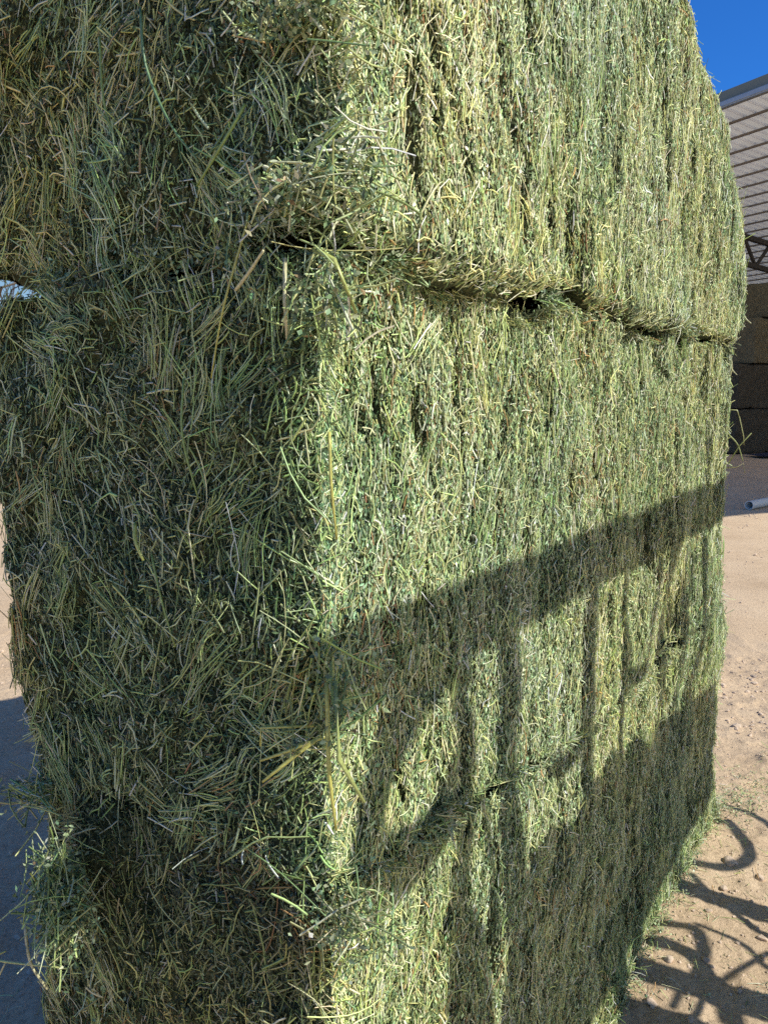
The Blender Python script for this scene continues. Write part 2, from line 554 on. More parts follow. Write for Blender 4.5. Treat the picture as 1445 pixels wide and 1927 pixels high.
def tuft(parent, centre, axes, n_stem, n_leaf, bias, normal, L=(0.03, 0.10), W=(0.0016, 0.0036), spread=0.6, main=None):
    """a clump of loose stems and leaves; axes = half sizes, main = preferred stem direction"""
    s = Soup()
    n = n_stem
    c = np.array(centre)
    d = rng.normal(0, 0.45, (n, 3)) * np.array(axes)
    t = rng.normal(0, 1, (n, 3)) * np.array([0.6, 1.0, 0.6])
    if main is not None:
        t = np.array(main)[None] + rng.normal(0, spread, (n, 3))
    t = norm(t)
    N = norm(np.array(normal)[None] + rng.normal(0, 0.5, (n, 3)))
    N = norm(N - t * np.sum(N * t, 1, keepdims=True))
    P = c + d
    pr = stem_prob(P, bias)
    pr[:, 5] = 0.02
    col = pick(STEMC, pr, n) * 0.92
    add_stems(s, P, t, N, rng.uniform(L[0], L[1], n), rng.uniform(W[0], W[1], n), 3, rng.normal(0, 0.2, n), rng.normal(0, 0.2, n),
              rng.uniform(0.4, 1, n), col, rng.normal(0, 0.3, n))
    n = n_leaf
    P = c + rng.normal(0, 0.5, (n, 3)) * np.array(axes)
    t = norm(rng.normal(0, 1, (n, 3)))
    N = norm(np.array(normal)[None] + rng.normal(0, 0.7, (n, 3)))
    N = norm(N - t * np.sum(N * t, 1, keepdims=True))
    add_leaves(s, P, t, N, rng.uniform(0.005, 0.012, n), rng.uniform(0.0028, 0.0065, n), rng.normal(0.2, 0.4, n), pick(LEAFC, leaf_prob(P, bias), n, 0.35) * 0.72)
    return link('hay_tuft', s.mesh('hay_tuft', M_LEAF, True), parent, kind='stuff')


def tube_mesh(pts, rad, mat, sides=6, col=(0.4, 0.4, 0.15), name='tube', smooth_n=4, caps=True):
    pts = np.array(pts, float)
    # Catmull-Rom through the points
    P = np.vstack([2 * pts[0] - pts[1], pts, 2 * pts[-1] - pts[-2]])
    out = []
    for i in range(1, len(P) - 2):
        for k in range(smooth_n):
            t = k / smooth_n
            a, b, c, d = P[i - 1], P[i], P[i + 1], P[i + 2]
            out.append(0.5 * (2 * b + (c - a) * t + (2 * a - 5 * b + 4 * c - d) * t * t + (3 * b - a - 3 * c + d) * t ** 3))
    out.append(P[-2])
    c = np.array(out)
    rads = np.interp(np.linspace(0, 1, len(c)), np.linspace(0, 1, len(np.atleast_1d(rad))), np.atleast_1d(rad)) if np.ndim(rad) else np.full(len(c), rad)
    tan = norm(np.gradient(c, axis=0))
    up = np.array([0.13, 0.27, 0.95])
    nx = norm(np.cross(tan, up))
    ny = np.cross(nx, tan)
    ph = np.arange(sides) * 2 * np.pi / sides
    v = c[:, None] + (nx[:, None] * np.cos(ph)[None, :, None] + ny[:, None] * np.sin(ph)[None, :, None]) * rads[:, None, None]
    K = len(c)
    k = np.arange(K - 1)[:, None] * sides
    j = np.arange(sides)[None]
    j2 = (j + 1) % sides
    q = np.stack([k + j, k + j2, k + sides + j2, k + sides + j], -1)
    s = Soup()
    vv = v.reshape(-1, 3)
    tr = None
    if caps:
        vv = np.vstack([vv, c[0], c[-1]])
        n0 = K * sides
        tr = [(n0, (i + 1) % sides, i) for i in range(sides)] + [(n0 + 1, n0 - sides + i, n0 - sides + (i + 1) % sides) for i in range(sides)]
    s.add(vv, quads=q, tris=tr, col=np.tile(np.array(col), (len(vv), 1)))
    return s.mesh(name, mat, True)


def stray(parent, pts, rad=0.0017, col=(0.42, 0.42, 0.14), kinked=False):
    return link('stray_stem', tube_mesh(pts, [rad * 1.1, rad, rad * 0.7], M_STEM, 5, col, 'stray_stem', 1 if kinked else 4), parent)


def build_bale(b, label, d_side, d_end, bias_side, bias_end, end_shade=0.85):
    root = empty('hay_bale', STACK_LOC, STACK_ROT, label, 'hay bale', 'large square bales stacked three high')
    link('bale_body', b.core().mesh('bale_body', M_CORE, True), root)
    st, lf = Soup(), Soup()
    scatter(b, st, lf, 'side', d_side, bias_side)
    scatter(b, st, lf, 'end', d_end, bias_end, end_shade)
    scatter(b, st, lf, 'far', 0.45, bias_side)
    scatter(b, st, lf, 'back', 0.12, bias_end)
    scatter(b, st, lf, 'top', 0.25 if b is B_TOP else 0.06, bias_side)
    link('loose_stems', st.mesh('loose_stems', M_STEM, True), root, kind='stuff')
    link('leaf_chaff', lf.mesh('leaf_chaff', M_LEAF, False), root, kind='stuff')
    return root


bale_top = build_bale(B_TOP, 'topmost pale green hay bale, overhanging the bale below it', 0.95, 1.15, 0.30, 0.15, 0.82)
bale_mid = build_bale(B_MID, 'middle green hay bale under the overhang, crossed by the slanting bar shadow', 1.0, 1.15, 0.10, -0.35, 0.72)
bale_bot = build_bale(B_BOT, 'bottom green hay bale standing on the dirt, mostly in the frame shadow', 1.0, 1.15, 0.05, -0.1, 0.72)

# tufts that stand out of the stack (a along the long side, w across, z up)
LEFT, RIGHT = (-1, -0.2, 0.2), (-0.3, -1, 0.3)
tuft(bale_top, (-0.005, 0.035, 1.815), (0.045, 0.06, 0.03), 90, 800, 0.45, LEFT, (0.02, 0.08), main=(-0.25, 1.0, -0.15), spread=0.8)
tuft(bale_top, (0.02, -0.02, 1.83), (0.05, 0.05, 0.05), 60, 260, 0.35, RIGHT, (0.03, 0.08))
tuft(bale_top, (0.0, 0.03, 2.00), (0.045, 0.085, 0.025), 60, 800, 0.25, LEFT, (0.02, 0.07), main=(-0.1, 1.0, 0.1), spread=0.8)
tuft(bale_top, (0.03, -0.01, 1.95), (0.04, 0.04, 0.05), 40, 160, 0.3, RIGHT, (0.03, 0.08))
tuft(bale_mid, (0.0, 0.0, 1.70), (0.04, 0.06, 0.04), 60, 400, 0.1, LEFT, (0.025, 0.08), main=(-0.1, 0.1, -1), spread=0.6)
tuft(bale_mid, (0.015, 0.01, 1.25), (0.035, 0.05, 0.10), 60, 420, 0.0, LEFT, (0.025, 0.085), main=(-0.06, 0.0, -1), spread=0.5)
tuft(bale_mid, (-0.02, 0.035, 1.19), (0.012, 0.02, 0.012), 9, 40, 0.2, LEFT, (0.03, 0.07), (0.0016, 0.0026), main=(-0.35, 1, -0.25), spread=0.4)
tuft(bale_bot, (0.03, -0.005, 0.96), (0.05, 0.06, 0.04), 70, 420, -0.1, LEFT, (0.03, 0.10))
tuft(bale_bot, (-0.076, 0.46, 0.85), (0.036, 0.045, 0.08), 240, 2400, -0.25, (-0.3, 0.0, 0.9), (0.03, 0.11), main=(-0.2, -0.1, -1), spread=0.6)
tuft(bale_bot, (0.0, 0.47, 0.66), (0.03, 0.03, 0.06), 30, 120, 0.0, LEFT, (0.03, 0.08), main=(-0.1, -0.3, -1), spread=0.5)
tuft(bale_bot, (0.0, 0.62, 0.94), (0.05, 0.07, 0.03), 60, 320, -0.3, LEFT, (0.04, 0.11), main=(-0.3, 0.9, 0.1), spread=0.5)
for w_, z_, k_ in ((0.16, 1.765, 1.0), (0.30, 1.77, 0.9), (0.42, 1.76, 1.1), (0.52, 1.765, 0.8)):
    tuft(bale_top, (0.022, w_, z_), (0.02, 0.06 * k_, 0.022), int(60 * k_), int(380 * k_), -0.1, LEFT, (0.02, 0.085), (0.0014, 0.0028), main=(-0.05, 0.15, -1), spread=0.55)
for a_, w_, z_, k_ in ((0.14, 0.005, 1.755, 1.0), (0.36, 0.0, 1.765, 0.8), (0.62, 0.002, 1.76, 0.6), (1.22, 0.0, 1.77, 0.7), (1.55, 0.0, 1.765, 0.7)):
    tuft(bale_top, (a_, w_, z_), (0.07 * k_, 0.018, 0.018), int(60 * k_), int(420 * k_), 0.25, RIGHT, (0.02, 0.06), (0.0014, 0.0028))
tuft(bale_mid, (0.27, 0.012, 0.96), (0.09, 0.02, 0.02), 60, 200, 0.2, RIGHT, (0.03, 0.07), (0.0014, 0.0028))
tuft(bale_mid, (0.80, 0.014, 0.885), (0.06, 0.016, 0.012), 30, 100, 0.2, RIGHT, (0.03, 0.06), (0.0014, 0.0026))

# single stems one can pick out
STRAW, GRN, YEL, DGR = (0.58, 0.54, 0.32), (0.26, 0.36, 0.10), (0.52, 0.50, 0.13), (0.12, 0.22, 0.10)
stray(bale_mid, [(-0.012, 0.0, 1.752), (-0.02, -0.033, 1.737), (-0.005, -0.05, 1.684)], 0.0028, (0.42, 0.46, 0.14), True)
stray(bale_mid, [(-0.035, 0.094, 1.715), (-0.04, 0.066, 1.733), (-0.05, 0.037, 1.749)], 0.0021, STRAW)
stray(bale_mid, [(-0.02, 0.034, 1.745), (-0.025, 0.031, 1.70), (-0.02, 0.033, 1.655)], 0.0022, STRAW, True)
stray(bale_mid, [(-0.005, -0.012, 1.56), (-0.012, -0.020, 1.50), (0.004, -0.014, 1.44)], 0.0018, YEL)
stray(bale_mid, [(0.0, -0.012, 1.275), (-0.015, -0.03, 1.19), (0.012, -0.045, 1.13)], 0.0030, (0.40, 0.46, 0.16), True)
stray(bale_mid, [(0.0, 0.0, 1.27), (-0.015, -0.015, 1.17), (0.0, -0.012, 1.09)], 0.0026, YEL)
stray(bale_mid, [(-0.02, 0.31, 1.43), (-0.03, 0.298, 1.41), (-0.03, 0.283, 1.385)], 0.0026, (0.5, 0.55, 0.15))
stray(bale_mid, [(-0.015, 0.285, 1.39), (-0.02, 0.262, 1.33), (-0.015, 0.245, 1.27)], 0.0016, GRN)
stray(bale_mid, [(0.0, 0.0, 1.205), (-0.03, 0.035, 1.188), (-0.04, 0.07, 1.17)], 0.0022, YEL)
stray(bale_mid, [(-0.01, 0.01, 1.20), (-0.035, 0.04, 1.17), (-0.045, 0.062, 1.148)], 0.0024, YEL)
stray(bale_mid, [(0.0, 0.02, 1.212), (-0.04, 0.068, 1.212), (-0.042, 0.067, 1.19)], 0.0017, YEL, True)
stray(bale_top, [(-0.01, 0.097, 1.915), (-0.02, 0.125, 1.875), (-0.01, 0.178, 1.842)], 0.0020, GRN)
stray(bale_top, [(-0.005, 0.272, 2.06), (-0.012, 0.258, 1.99), (-0.01, 0.222, 1.92), (-0.005, 0.18, 1.87)], 0.0017, DGR)
stray(bale_top, [(0.0, 0.36, 2.05), (-0.01, 0.345, 1.97), (0.0, 0.33, 1.90)], 0.0016, GRN)
stray(bale_top, [(-0.005, 0.10, 1.80), (-0.02, 0.13, 1.70), (-0.01, 0.165, 1.62)], 0.0014, YEL)
stray(bale_mid, [(-0.005, 0.22, 1.62), (-0.015, 0.215, 1.55), (-0.006, 0.20, 1.47)], 0.0015, GRN)
stray(bale_bot, [(-0.10, 0.745, 0.612), (-0.10, 0.69, 0.65), (-0.085, 0.61, 0.705)], 0.0019, YEL)
stray(bale_bot, [(-0.10, 0.728, 0.672), (-0.10, 0.62, 0.695), (-0.06, 0.475, 0.72)], 0.0020, (0.5, 0.54, 0.2))
stray(bale_bot, [(-0.09, 0.648, 0.60), (-0.095, 0.632, 0.64), (-0.085, 0.612, 0.685)], 0.0020, STRAW)
stray(bale_bot, [(-0.10, 0.515, 0.80), (-0.105, 0.50, 0.75), (-0.09, 0.485, 0.70)], 0.0025, STRAW)
stray(bale_bot, [(-0.01, 0.18, 0.72), (-0.03, 0.14, 0.70), (-0.045, 0.125, 0.66)], 0.0020, STRAW)
stray(bale_top, [(2.10, 0.01, 1.945), (2.105, -0.012, 1.886), (2.11, -0.03, 1.846), (2.11, -0.048, 1.828)], 0.0022, STRAW)
stray(bale_top, [(2.10, 0.02, 1.76), (2.105, 0.0, 1.70), (2.10, 0.002, 1.66)], 0.0018, STRAW)
stray(bale_mid, [(2.13, 0.014, 1.552), (2.13, -0.02, 1.55), (2.13, -0.028, 1.528), (2.13, -0.045, 1.464), (2.13, -0.048, 1.436)], 0.0018, (0.42, 0.42, 0.2), True)
stray(bale_mid, [(2.15, 0.0, 1.37), (2.15, -0.03, 1.43), (2.15, -0.065, 1.475)], 0.0020, (0.36, 0.40, 0.15), True)
stray(bale_mid, [(2.14, 0.005, 1.47), (2.15, -0.025, 1.435), (2.15, -0.045, 1.38)], 0.0020, (0.36, 0.40, 0.15))
stray(bale_mid, [(2.15, 0.006, 1.355), (2.15, -0.03, 1.36), (2.15, -0.046, 1.373), (2.15, -0.054, 1.34)], 0.0020, STRAW, True)
stray(bale_mid, [(2.10, 0.01, 1.70), (2.11, -0.006, 1.675), (2.11, -0.016, 1.665)], 0.0017, STRAW, True)

# ------------------------------------------------------------------ unseen machine frame, invented to throw the shadow
M_STEEL = mat_plain('dark_painted_steel', (0.05, 0.055, 0.06), 0.45, 0.3, 0.3, 9.0, 0.0006)
M_RUBBER = mat_plain('black_rubber', (0.02, 0.02, 0.02), 0.6)
D0 = 1.2


def prism_mesh(poly, thick, mat, name):
    """poly: (a, z) outline; extruded thick along w, edges chamfered by a bevel"""
    import bmesh
    bm = bmesh.new()
    f = [bm.verts.new((a, -D0 - thick / 2, z)) for a, z in poly]
    g = [bm.verts.new((a, -D0 + thick / 2, z)) for a, z in poly]
    bm.faces.new(f)
    bm.faces.new(g[::-1])
    n = len(poly)
    for i in range(n):
        bm.faces.new((f[i], g[i], g[(i + 1) % n], f[(i + 1) % n]))
    bmesh.ops.recalc_face_normals(bm, faces=bm.faces)
    bmesh.ops.bevel(bm, geom=list(bm.edges), offset=0.006, segments=2, affect='EDGES', profile=0.5)
    me = bpy.data.meshes.new(name)
    bm.to_mesh(me)
    bm.free()
    me.materials.append(mat)
    return me


AO = D0 / SN * SU           # how far along the stack a shadow travels from frame to bale
ZO = D0 / SN * TAN_EL       # and how far it falls
mach = empty('shadow_frame', STACK_LOC, STACK_ROT, 'dark steel machine frame out of view, invented to cast the shadow on the lower bales', 'machine frame')


def sh(pts):
    return [(a + AO, z + ZO) for a, z in pts]


def gs(pts):
    """frame points for ground shadow points (a, q), q metres in front of the bale face"""
    return [(a + (D0 - q) / SN * SU, (D0 - q) / SN * TAN_EL) for a, q in pts]


def bar(name, pts, rad, mat=None, parent=None, n=4):
    return link(name, tube_mesh([(a, -D0, z) for a, z in pts], rad, mat or M_STEEL, 10, (0.05,) * 3, name, n), parent or mach)


link('top_beam', prism_mesh(sh([(-0.35, 1.24), (0.3, 1.232), (1.2, 1.215), (2.6, 1.20), (2.6, 1.305), (-0.35, 1.315)]), 0.06, M_STEEL, 'top_beam'), mach)
for a0, z0, a1, z1, wd in ((0.355, 1.25, 0.375, 0.66, 0.055), (0.495, 1.25, 0.555, 0.62, 0.075), (0.86, 1.25, 0.895, 0.70, 0.05), (1.10, 1.25, 1.168, 0.66, 0.045),
                           (1.48, 1.25, 1.565, 0.6, 0.085), (1.665, 1.25, 1.765, 0.6, 0.06)):
    link('upright', prism_mesh(sh([(a1 - wd / 2, z1), (a1 + wd / 2, z1), (a0 + wd / 2, z0), (a0 - wd / 2, z0)]), 0.04, M_STEEL, 'upright'), mach)
link('mast', prism_mesh(sh([(1.885, 0.52), (1.955, 0.52), (1.955, 1.47), (1.885, 1.47)]), 0.045, M_STEEL, 'mast'), mach)
bar('brace', sh([(0.30, 1.25), (0.20, 1.18), (0.13, 1.11), (0.10, 1.05)]), [0.06, 0.045, 0.035, 0.03])
bar('shadow_hose', sh([(0.10, 1.07), (0.095, 1.01), (0.14, 0.965), (0.23, 0.95), (0.31, 0.985), (0.35, 1.06)]), [0.024, 0.04, 0.042, 0.036, 0.026], M_RUBBER)
bar('shadow_hose', sh([(0.875, 1.02), (0.885, 0.92), (0.85, 0.865), (0.78, 0.85), (0.70, 0.885)]), 0.018, M_RUBBER)
bar('shadow_hose', sh([(1.40, 1.20), (1.395, 1.06), (1.35, 0.96), (1.26, 0.90), (1.15, 0.92)]), 0.017, M_RUBBER)
bar('shadow_hose', sh([(1.58, 1.02), (1.63, 0.965), (1.69, 0.95), (1.77, 1.02), (1.79, 1.12)]), 0.017, M_RUBBER)
bar('shadow_rod', sh([(0.42, 0.95), (0.47, 0.80), (0.49, 0.64)]), 0.012)
link('shadow_plate', prism_mesh(sh([(0.33, 0.16), (0.9, 0.13), (1.2, 0.125), (1.85, 0.15), (2.30, 0.17), (2.32, 0.40), (2.22, 0.54), (1.75, 0.60), (1.45, 0.67), (1.38, 0.62), (1.30, 0.69), (1.2, 0.66), (1.06, 0.735), (0.98, 0.70), (0.90, 0.72), (0.82, 0.66), (0.70, 0.715), (0.60, 0.69), (0.535, 0.60), (0.515, 0.50), (0.495, 0.40), (0.475, 0.42), (0.465, 0.62), (0.41, 0.72), (0.355, 0.70), (0.33, 0.58)]), 0.09, M_STEEL, 'shadow_plate'), mach)
bar('shadow_hose', gs([(2.30, 0.0), (2.321, 0.07), (2.227, 0.133), (2.145, 0.16), (2.059, 0.146), (1.995, 0.082), (1.968, 0.0)]), 0.019, M_RUBBER)
bar('shadow_hose', gs([(1.604, 0.0), (1.638, 0.081), (1.607, 0.127), (1.522, 0.16), (1.425, 0.147), (1.415, 0.0)]), 0.016, M_RUBBER)
bar('shadow_hose', gs([(1.66, 0.10), (1.655, 0.154), (1.651, 0.229), (1.60, 0.33), (1.55, 0.45), (1.35, 0.50)]), 0.008, M_RUBBER)
bar('shadow_hose', gs([(1.90, 0.02), (1.80, 0.16), (1.72, 0.30), (1.70, 0.42)]), 0.013, M_RUBBER)
bar('shadow_hose', gs([(1.50, 0.0), (1.53, 0.08), (1.50, 0.16), (1.42, 0.24), (1.30, 0.30)]), 0.022, M_RUBBER)
bar('shadow_hose', gs([(2.45, 0.02), (2.44, 0.12), (2.36, 0.24), (2.22, 0.36)]), 0.012, M_RUBBER)
bar('shadow_rod', gs([(1.50, 0.16), (1.467, 0.242), (1.43, 0.33)]), 0.008)
bar('shadow_rod', gs([(1.40, 0.16), (1.467, 0.224), (1.53, 0.251), (1.66, 0.31)]), 0.008)
bar('shadow_rod', gs([(1.29, 0.139), (1.40, 0.136)]), 0.009, n=1)
bar('shadow_rod', gs([(1.27, 0.194), (1.40, 0.195)]), 0.009, n=1)


def gleg(a0, w0, a1, w1):
    top = gs([(a0, 0.0)])[0]
    bot = gs([(a1, 0.3)])[0]
    dx = (bot[0] - top[0]) / (bot[1] - top[1])
    ae = top[0] + dx * (0.0 - top[1])
    return [(ae - w1 / 2, 0.0), (ae + w1 / 2, 0.0), (top[0] + w0 / 2, top[1] + 0.08), (top[0] - w0 / 2, top[1] + 0.08)]


link('support_leg', prism_mesh(gleg(1.81, 0.085, 1.845, 0.10), 0.05, M_STEEL, 'support_leg'), mach)
link('support_leg', prism_mesh(gleg(1.375, 0.08, 1.42, 0.11), 0.05, M_STEEL, 'support_leg'), mach)
link('support_leg', prism_mesh(gleg(1.20, 0.13, 1.23, 0.17), 0.05, M_STEEL, 'support_leg'), mach)
link('support_leg', prism_mesh(gleg(0.45, 0.08, 0.45, 0.10), 0.05, M_STEEL, 'support_leg'), mach)

# ------------------------------------------------------------------ ground
def ground_h(x, y):
    near = np.clip(1 - (np.hypot(x - 0.8, y - 2.2) - 4) / 8, 0, 1)
    h = fbm(x * 1.1, y * 1.1, 0, 300, 3) * 0.014 + fbm(x * 5, y * 5, 0, 310, 4) * 0.011 + np.maximum(0, vn(x * 19, y * 19, 0, 333) - 0.30) * 0.016 + vn(x * 2.3, y * 2.3, 0, 337) * 0.008 + np.maximum(0, vn(x * 45, y * 45, 0, 335) - 0.3) * 0.008
    far = fbm(x * 0.12, y * 0.12, 0, 340, 2) * 0.03
    return h * (0.25 + 0.75 * near) + far * np.clip(np.hypot(x, y) / 12, 0, 1) - 0.004


def axis(lo, hi, d, end, g=1.25):
    m = list(np.arange(lo, hi, d))
    s, x, right = d, hi, []
    while x < end:
        right.append(x)
        s *= g
        x += s
    right.append(end)
    s, x, left = d, lo, []
    while x > -end:
        s *= g
        x -= s
        left.append(max(x, -end))
    return np.array(left[::-1] + m + right)


gx, gy = axis(-2.6, 2.4, 0.011, 900), axis(1.2, 4.6, 0.011, 900)
X, Y = np.meshgrid(gx, gy, indexing='ij')
Zg = ground_h(X, Y)
gs_ = Soup()
k = np.arange(X.size).reshape(X.shape)
gs_.add(np.stack([X, Y, Zg], -1), quads=np.stack([k[:-1, :-1], k[1:, :-1], k[1:, 1:], k[:-1, 1:]], -1).reshape(-1, 4))
M_DIRT, nt, bs, out = new_mat('sandy_dirt')
tc = nd(nt, 'ShaderNodeTexCoord')
n1 = nd(nt, 'ShaderNodeTexNoise', Scale=1.3, Detail=8.0, Roughness=0.7)
n2 = nd(nt, 'ShaderNodeTexNoise', Scale=70.0, Detail=6.0, Roughness=0.75)
n3 = nd(nt, 'ShaderNodeTexNoise', Scale=420.0, Detail=3.0)
for n_ in (n1, n2, n3):
    nt.links.new(tc.outputs['Object'], n_.inputs['Vector'])
r1 = ramp(nt, [(0.3, (0.60, 0.435, 0.29)), (0.55, (0.73, 0.545, 0.375)), (0.75, (0.80, 0.62, 0.44))])
nt.links.new(n1.outputs[0], r1.inputs[0])
r2 = ramp(nt, [(0.30, (0.55, 0.52, 0.5)), (0.48, (0.95, 0.95, 0.95)), (0.70, (1.15, 1.13, 1.1))])
nt.links.new(n2.outputs[0], r2.inputs[0])
mxc = nd(nt, 'ShaderNodeMix', data_type='RGBA', blend_type='MULTIPLY')
mxc.inputs['Factor'].default_value = 1.0
nt.links.new(r1.outputs[0], mxc.inputs['A'])
nt.links.new(r2.outputs[0], mxc.inputs['B'])
nt.links.new(mxc.outputs['Result'], bs.inputs['Base Color'])
b1 = nd(nt, 'ShaderNodeBump', Strength=1.0, Distance=0.0075)
b2 = nd(nt, 'ShaderNodeBump', Strength=0.9, Distance=0.0025)
nt.links.new(n2.outputs[0], b1.inputs['Height'])
nt.links.new(n3.outputs[0], b2.inputs['Height'])
nt.links.new(b1.outputs[0], b2.inputs['Normal'])
nt.links.new(b2.outputs[0], bs.inputs['Normal'])
bs.inputs['Roughness'].default_value = 0.95
bs.inputs['Specular IOR Level'].default_value = 0.15
link('ground', gs_.mesh('ground', M_DIRT, True), kind='structure', label='pale sandy dirt of the yard')

# ------------------------------------------------------------------ stones and gravel
import bmesh as _bm


def ico(sub):
    bm = _bm.new()
    _bm.ops.create_icosphere(bm, subdivisions=sub, radius=1)
    v = np.array([x.co[:] for x in bm.verts])
    f = np.array([[q.index for q in x.verts] for x in bm.faces])
    bm.free()
    return v, f


IV1, IF1 = ico(1)
IV2, IF2 = ico(3)


def rock(size, seed):
    g = np.random.default_rng(seed)
    v = IV2 * 1.25
    for _ in range(11):                       # chip flat faces off a ball
        nrm_ = norm(g.normal(0, 1, 3))
        dcut = g.uniform(0.62, 0.95)
        over = np.maximum(0, v @ nrm_ - dcut)
        v = v - over[:, None] * nrm_[None]
    d = 1 + 0.05 * vn(IV2[:, 0] * 5, IV2[:, 1] * 5, IV2[:, 2] * 5, seed + 1)
    return v * d[:, None] * np.array(size)


M_STONE = mat_plain('grey_brown_stone', (0.62, 0.48, 0.37), 0.95, 0, 0.3, 40, 0.003, 140)
# pebbles
n = 11200
px_ = np.concatenate([rng.uniform(0.3, 3.2, 6600), rng.uniform(-2.6, -0.5, 2500), rng.uniform(1.5, 8, 2100)])
py_ = np.concatenate([rng.uniform(1.3, 4.6, 6600), rng.uniform(1.3, 4.8, 2500), rng.uniform(3.5, 11, 2100)])
sz = np.exp(rng.normal(-5.75, 0.5, n)) * (1 + 0.10 * np.hypot(px_, py_) * (py_ > 3.5))
pv = IV1[None] * (1 + rng.normal(0, 0.16, (n, len(IV1), 1))) * (sz[:, None, None] * np.array([1.2, 0.9, 0.7])[None, None])
an = rng.uniform(0, 6.28, n)
ca, sa = np.cos(an)[:, None], np.sin(an)[:, None]
pv = np.stack([pv[..., 0] * ca - pv[..., 1] * sa, pv[..., 0] * sa + pv[..., 1] * ca, pv[..., 2]], -1)
pv += np.stack([px_, py_, ground_h(px_, py_) + sz * 0.2], -1)[:, None]
gsoup = Soup()
gsoup.add(pv, tris=(np.arange(n)[:, None, None] * len(IV1) + IF1[None]).reshape(-1, 3))
link('gravel', gsoup.mesh('gravel', M_STONE, False), kind='stuff', label='small pebbles scattered over the sandy dirt')

stones = [  # x, y, size, label
    (1.20, 2.47, 0.034, 'largest grey stone in the curled hose shadow right of the stack'),
    (1.27, 2.40, 0.024, 'rounded stone just nearer than the large grey stone, in the hose shadow'),
    (1.12, 2.34, 0.020, 'flat stone at the edge of the hose shadow, close to the bale foot'),
    (0.72, 1.87, 0.024, 'pale rounded stone sitting in the broad shadow at the foot of the bale'),
    (0.82, 2.01, 0.022, 'pinkish stone lit inside the ring of shadow'),
    (0.93, 2.02, 0.018, 'small dark stone on the edge of the ring of shadow'),
    (0.97, 1.90, 0.017, 'small stone between the thin crossing shadows'),
    (1.13, 2.10, 0.021, 'tan stone at the right edge near the thin crossing shadows'),
    (0.80, 1.80, 0.018, 'stone lowest in the sunlit dirt near the bottom right corner'),
    (1.02, 2.22, 0.016, 'small stone in sunlit dirt below the hose shadow'),
    (-1.00, 1.98, 0.024, 'dark stone in the shade at the lower left, near the stray stems'),
    (-1.06, 2.22, 0.020, 'small stone in the shade left of the stack, above the dark stone'),
]
for i, (x, y, s_, lab) in enumerate(stones):
    so = Soup()
    s_ = s_ * 0.55
    so.add(rock((s_ * 1.2, s_, s_ * 0.8), 500 + i * 3), tris=IF2)
    o = link('stone', so.mesh('stone', M_STONE, True), label=lab, category='stone', group='stones lying on the dirt')
    o.location = (x, y, float(ground_h(np.array(x), np.array(y))) + s_ * 0.2)
    o.rotation_euler = (0, 0, i * 1.7)

# hay bits fallen on the ground
lt = Soup()


def litter(n, a, q, L=(0.015, 0.07), zmax=0.012, bias=0.2, leaves=1.0):
    """n pieces at local a, q (metres out from the sunlit face)"""
    xy = ORG[None] + U[None] * a[:, None] + NRM[None] * q[:, None]
    z = ground_h(xy[:, 0], xy[:, 1]) + rng.uniform(0.001, 1, n) ** 2 * zmax + 0.002
    P = np.column_stack([xy, z])
    th = rng.uniform(0, 6.28, n)
    t = norm(np.column_stack([np.cos(th), np.sin(th), rng.normal(0, 0.18, n)]))
    N = norm(np.tile([0, 0, 1.0], (n, 1)) + rng.normal(0, 0.2, (n, 3)))
    N = norm(N - t * np.sum(N * t, 1, keepdims=True))
    add_stems(lt, P, t, N, rng.uniform(L[0], L[1], n), rng.uniform(0.001, 0.0026, n), 3, rng.normal(0, 0.3, n), rng.normal(0, 0.15, n), rng.uniform(0.4, 1, n),
              pick(STEMC, stem_prob(P, bias), n), rng.normal(0, 0.3, n))
    m = int(n * leaves)
    i = rng.integers(0, n, m)
    P2 = P[i] + rng.normal(0, 0.012, (m, 3)) * np.array([1, 1, 0.25])
    t = norm(rng.normal(0, 1, (m, 3)))
    N = norm(rng.normal(0, 0.5, (m, 3)) + np.array([0, 0, 1.0]))
    N = norm(N - t * np.sum(N * t, 1, keepdims=True))
    add_leaves(lt, P2, t, N, rng.uniform(0.005, 0.012, m), rng.uniform(0.003, 0.007, m), rng.normal(0.1, 0.3, m), pick(LEAFC, leaf_prob(P2, bias), m))


n = 1100
litter(n, rng.uniform(0, 2.5, n), np.abs(rng.normal(0, 0.022, n)) - 0.01, (0.01, 0.05), 0.07, 0.15, 1.5)
n = 500
litter(n, rng.uniform(0.2, 3.2, n), np.abs(rng.normal(0, 0.35, n)) + 0.05)
n = 170
litter(n, 2.55 + rng.normal(0, 0.13, n), 0.06 + rng.normal(0, 0.06, n), (0.01, 0.05), 0.02, 0.0, 1.8)
n = 260
litter(n, -0.2 + rng.normal(0, 0.5, n), -0.5 - rng.random(n) * 1.3)
n = 700
litter(n, -0.02 - np.abs(rng.normal(0, 0.04, n)), -rng.uniform(0, 0.75, n), (0.01, 0.05), 0.05)
link('hay_litter', lt.mesh('hay_litter', M_STEM, True), kind='stuff', label='loose hay bits fallen around the foot of the stack')

# ------------------------------------------------------------------ barn
E_ = np.array([-0.474, 0.8805])
W_ = np.array([0.8805, 0.474])
BC = np.array([10.3, 6.4])
EAVE, SLOPE, LE, LW = 6.66, 0.10, 34.0, 17.0
BROT = math.atan2(E_[1], E_[0])      # local x = along the eave, local y = -W


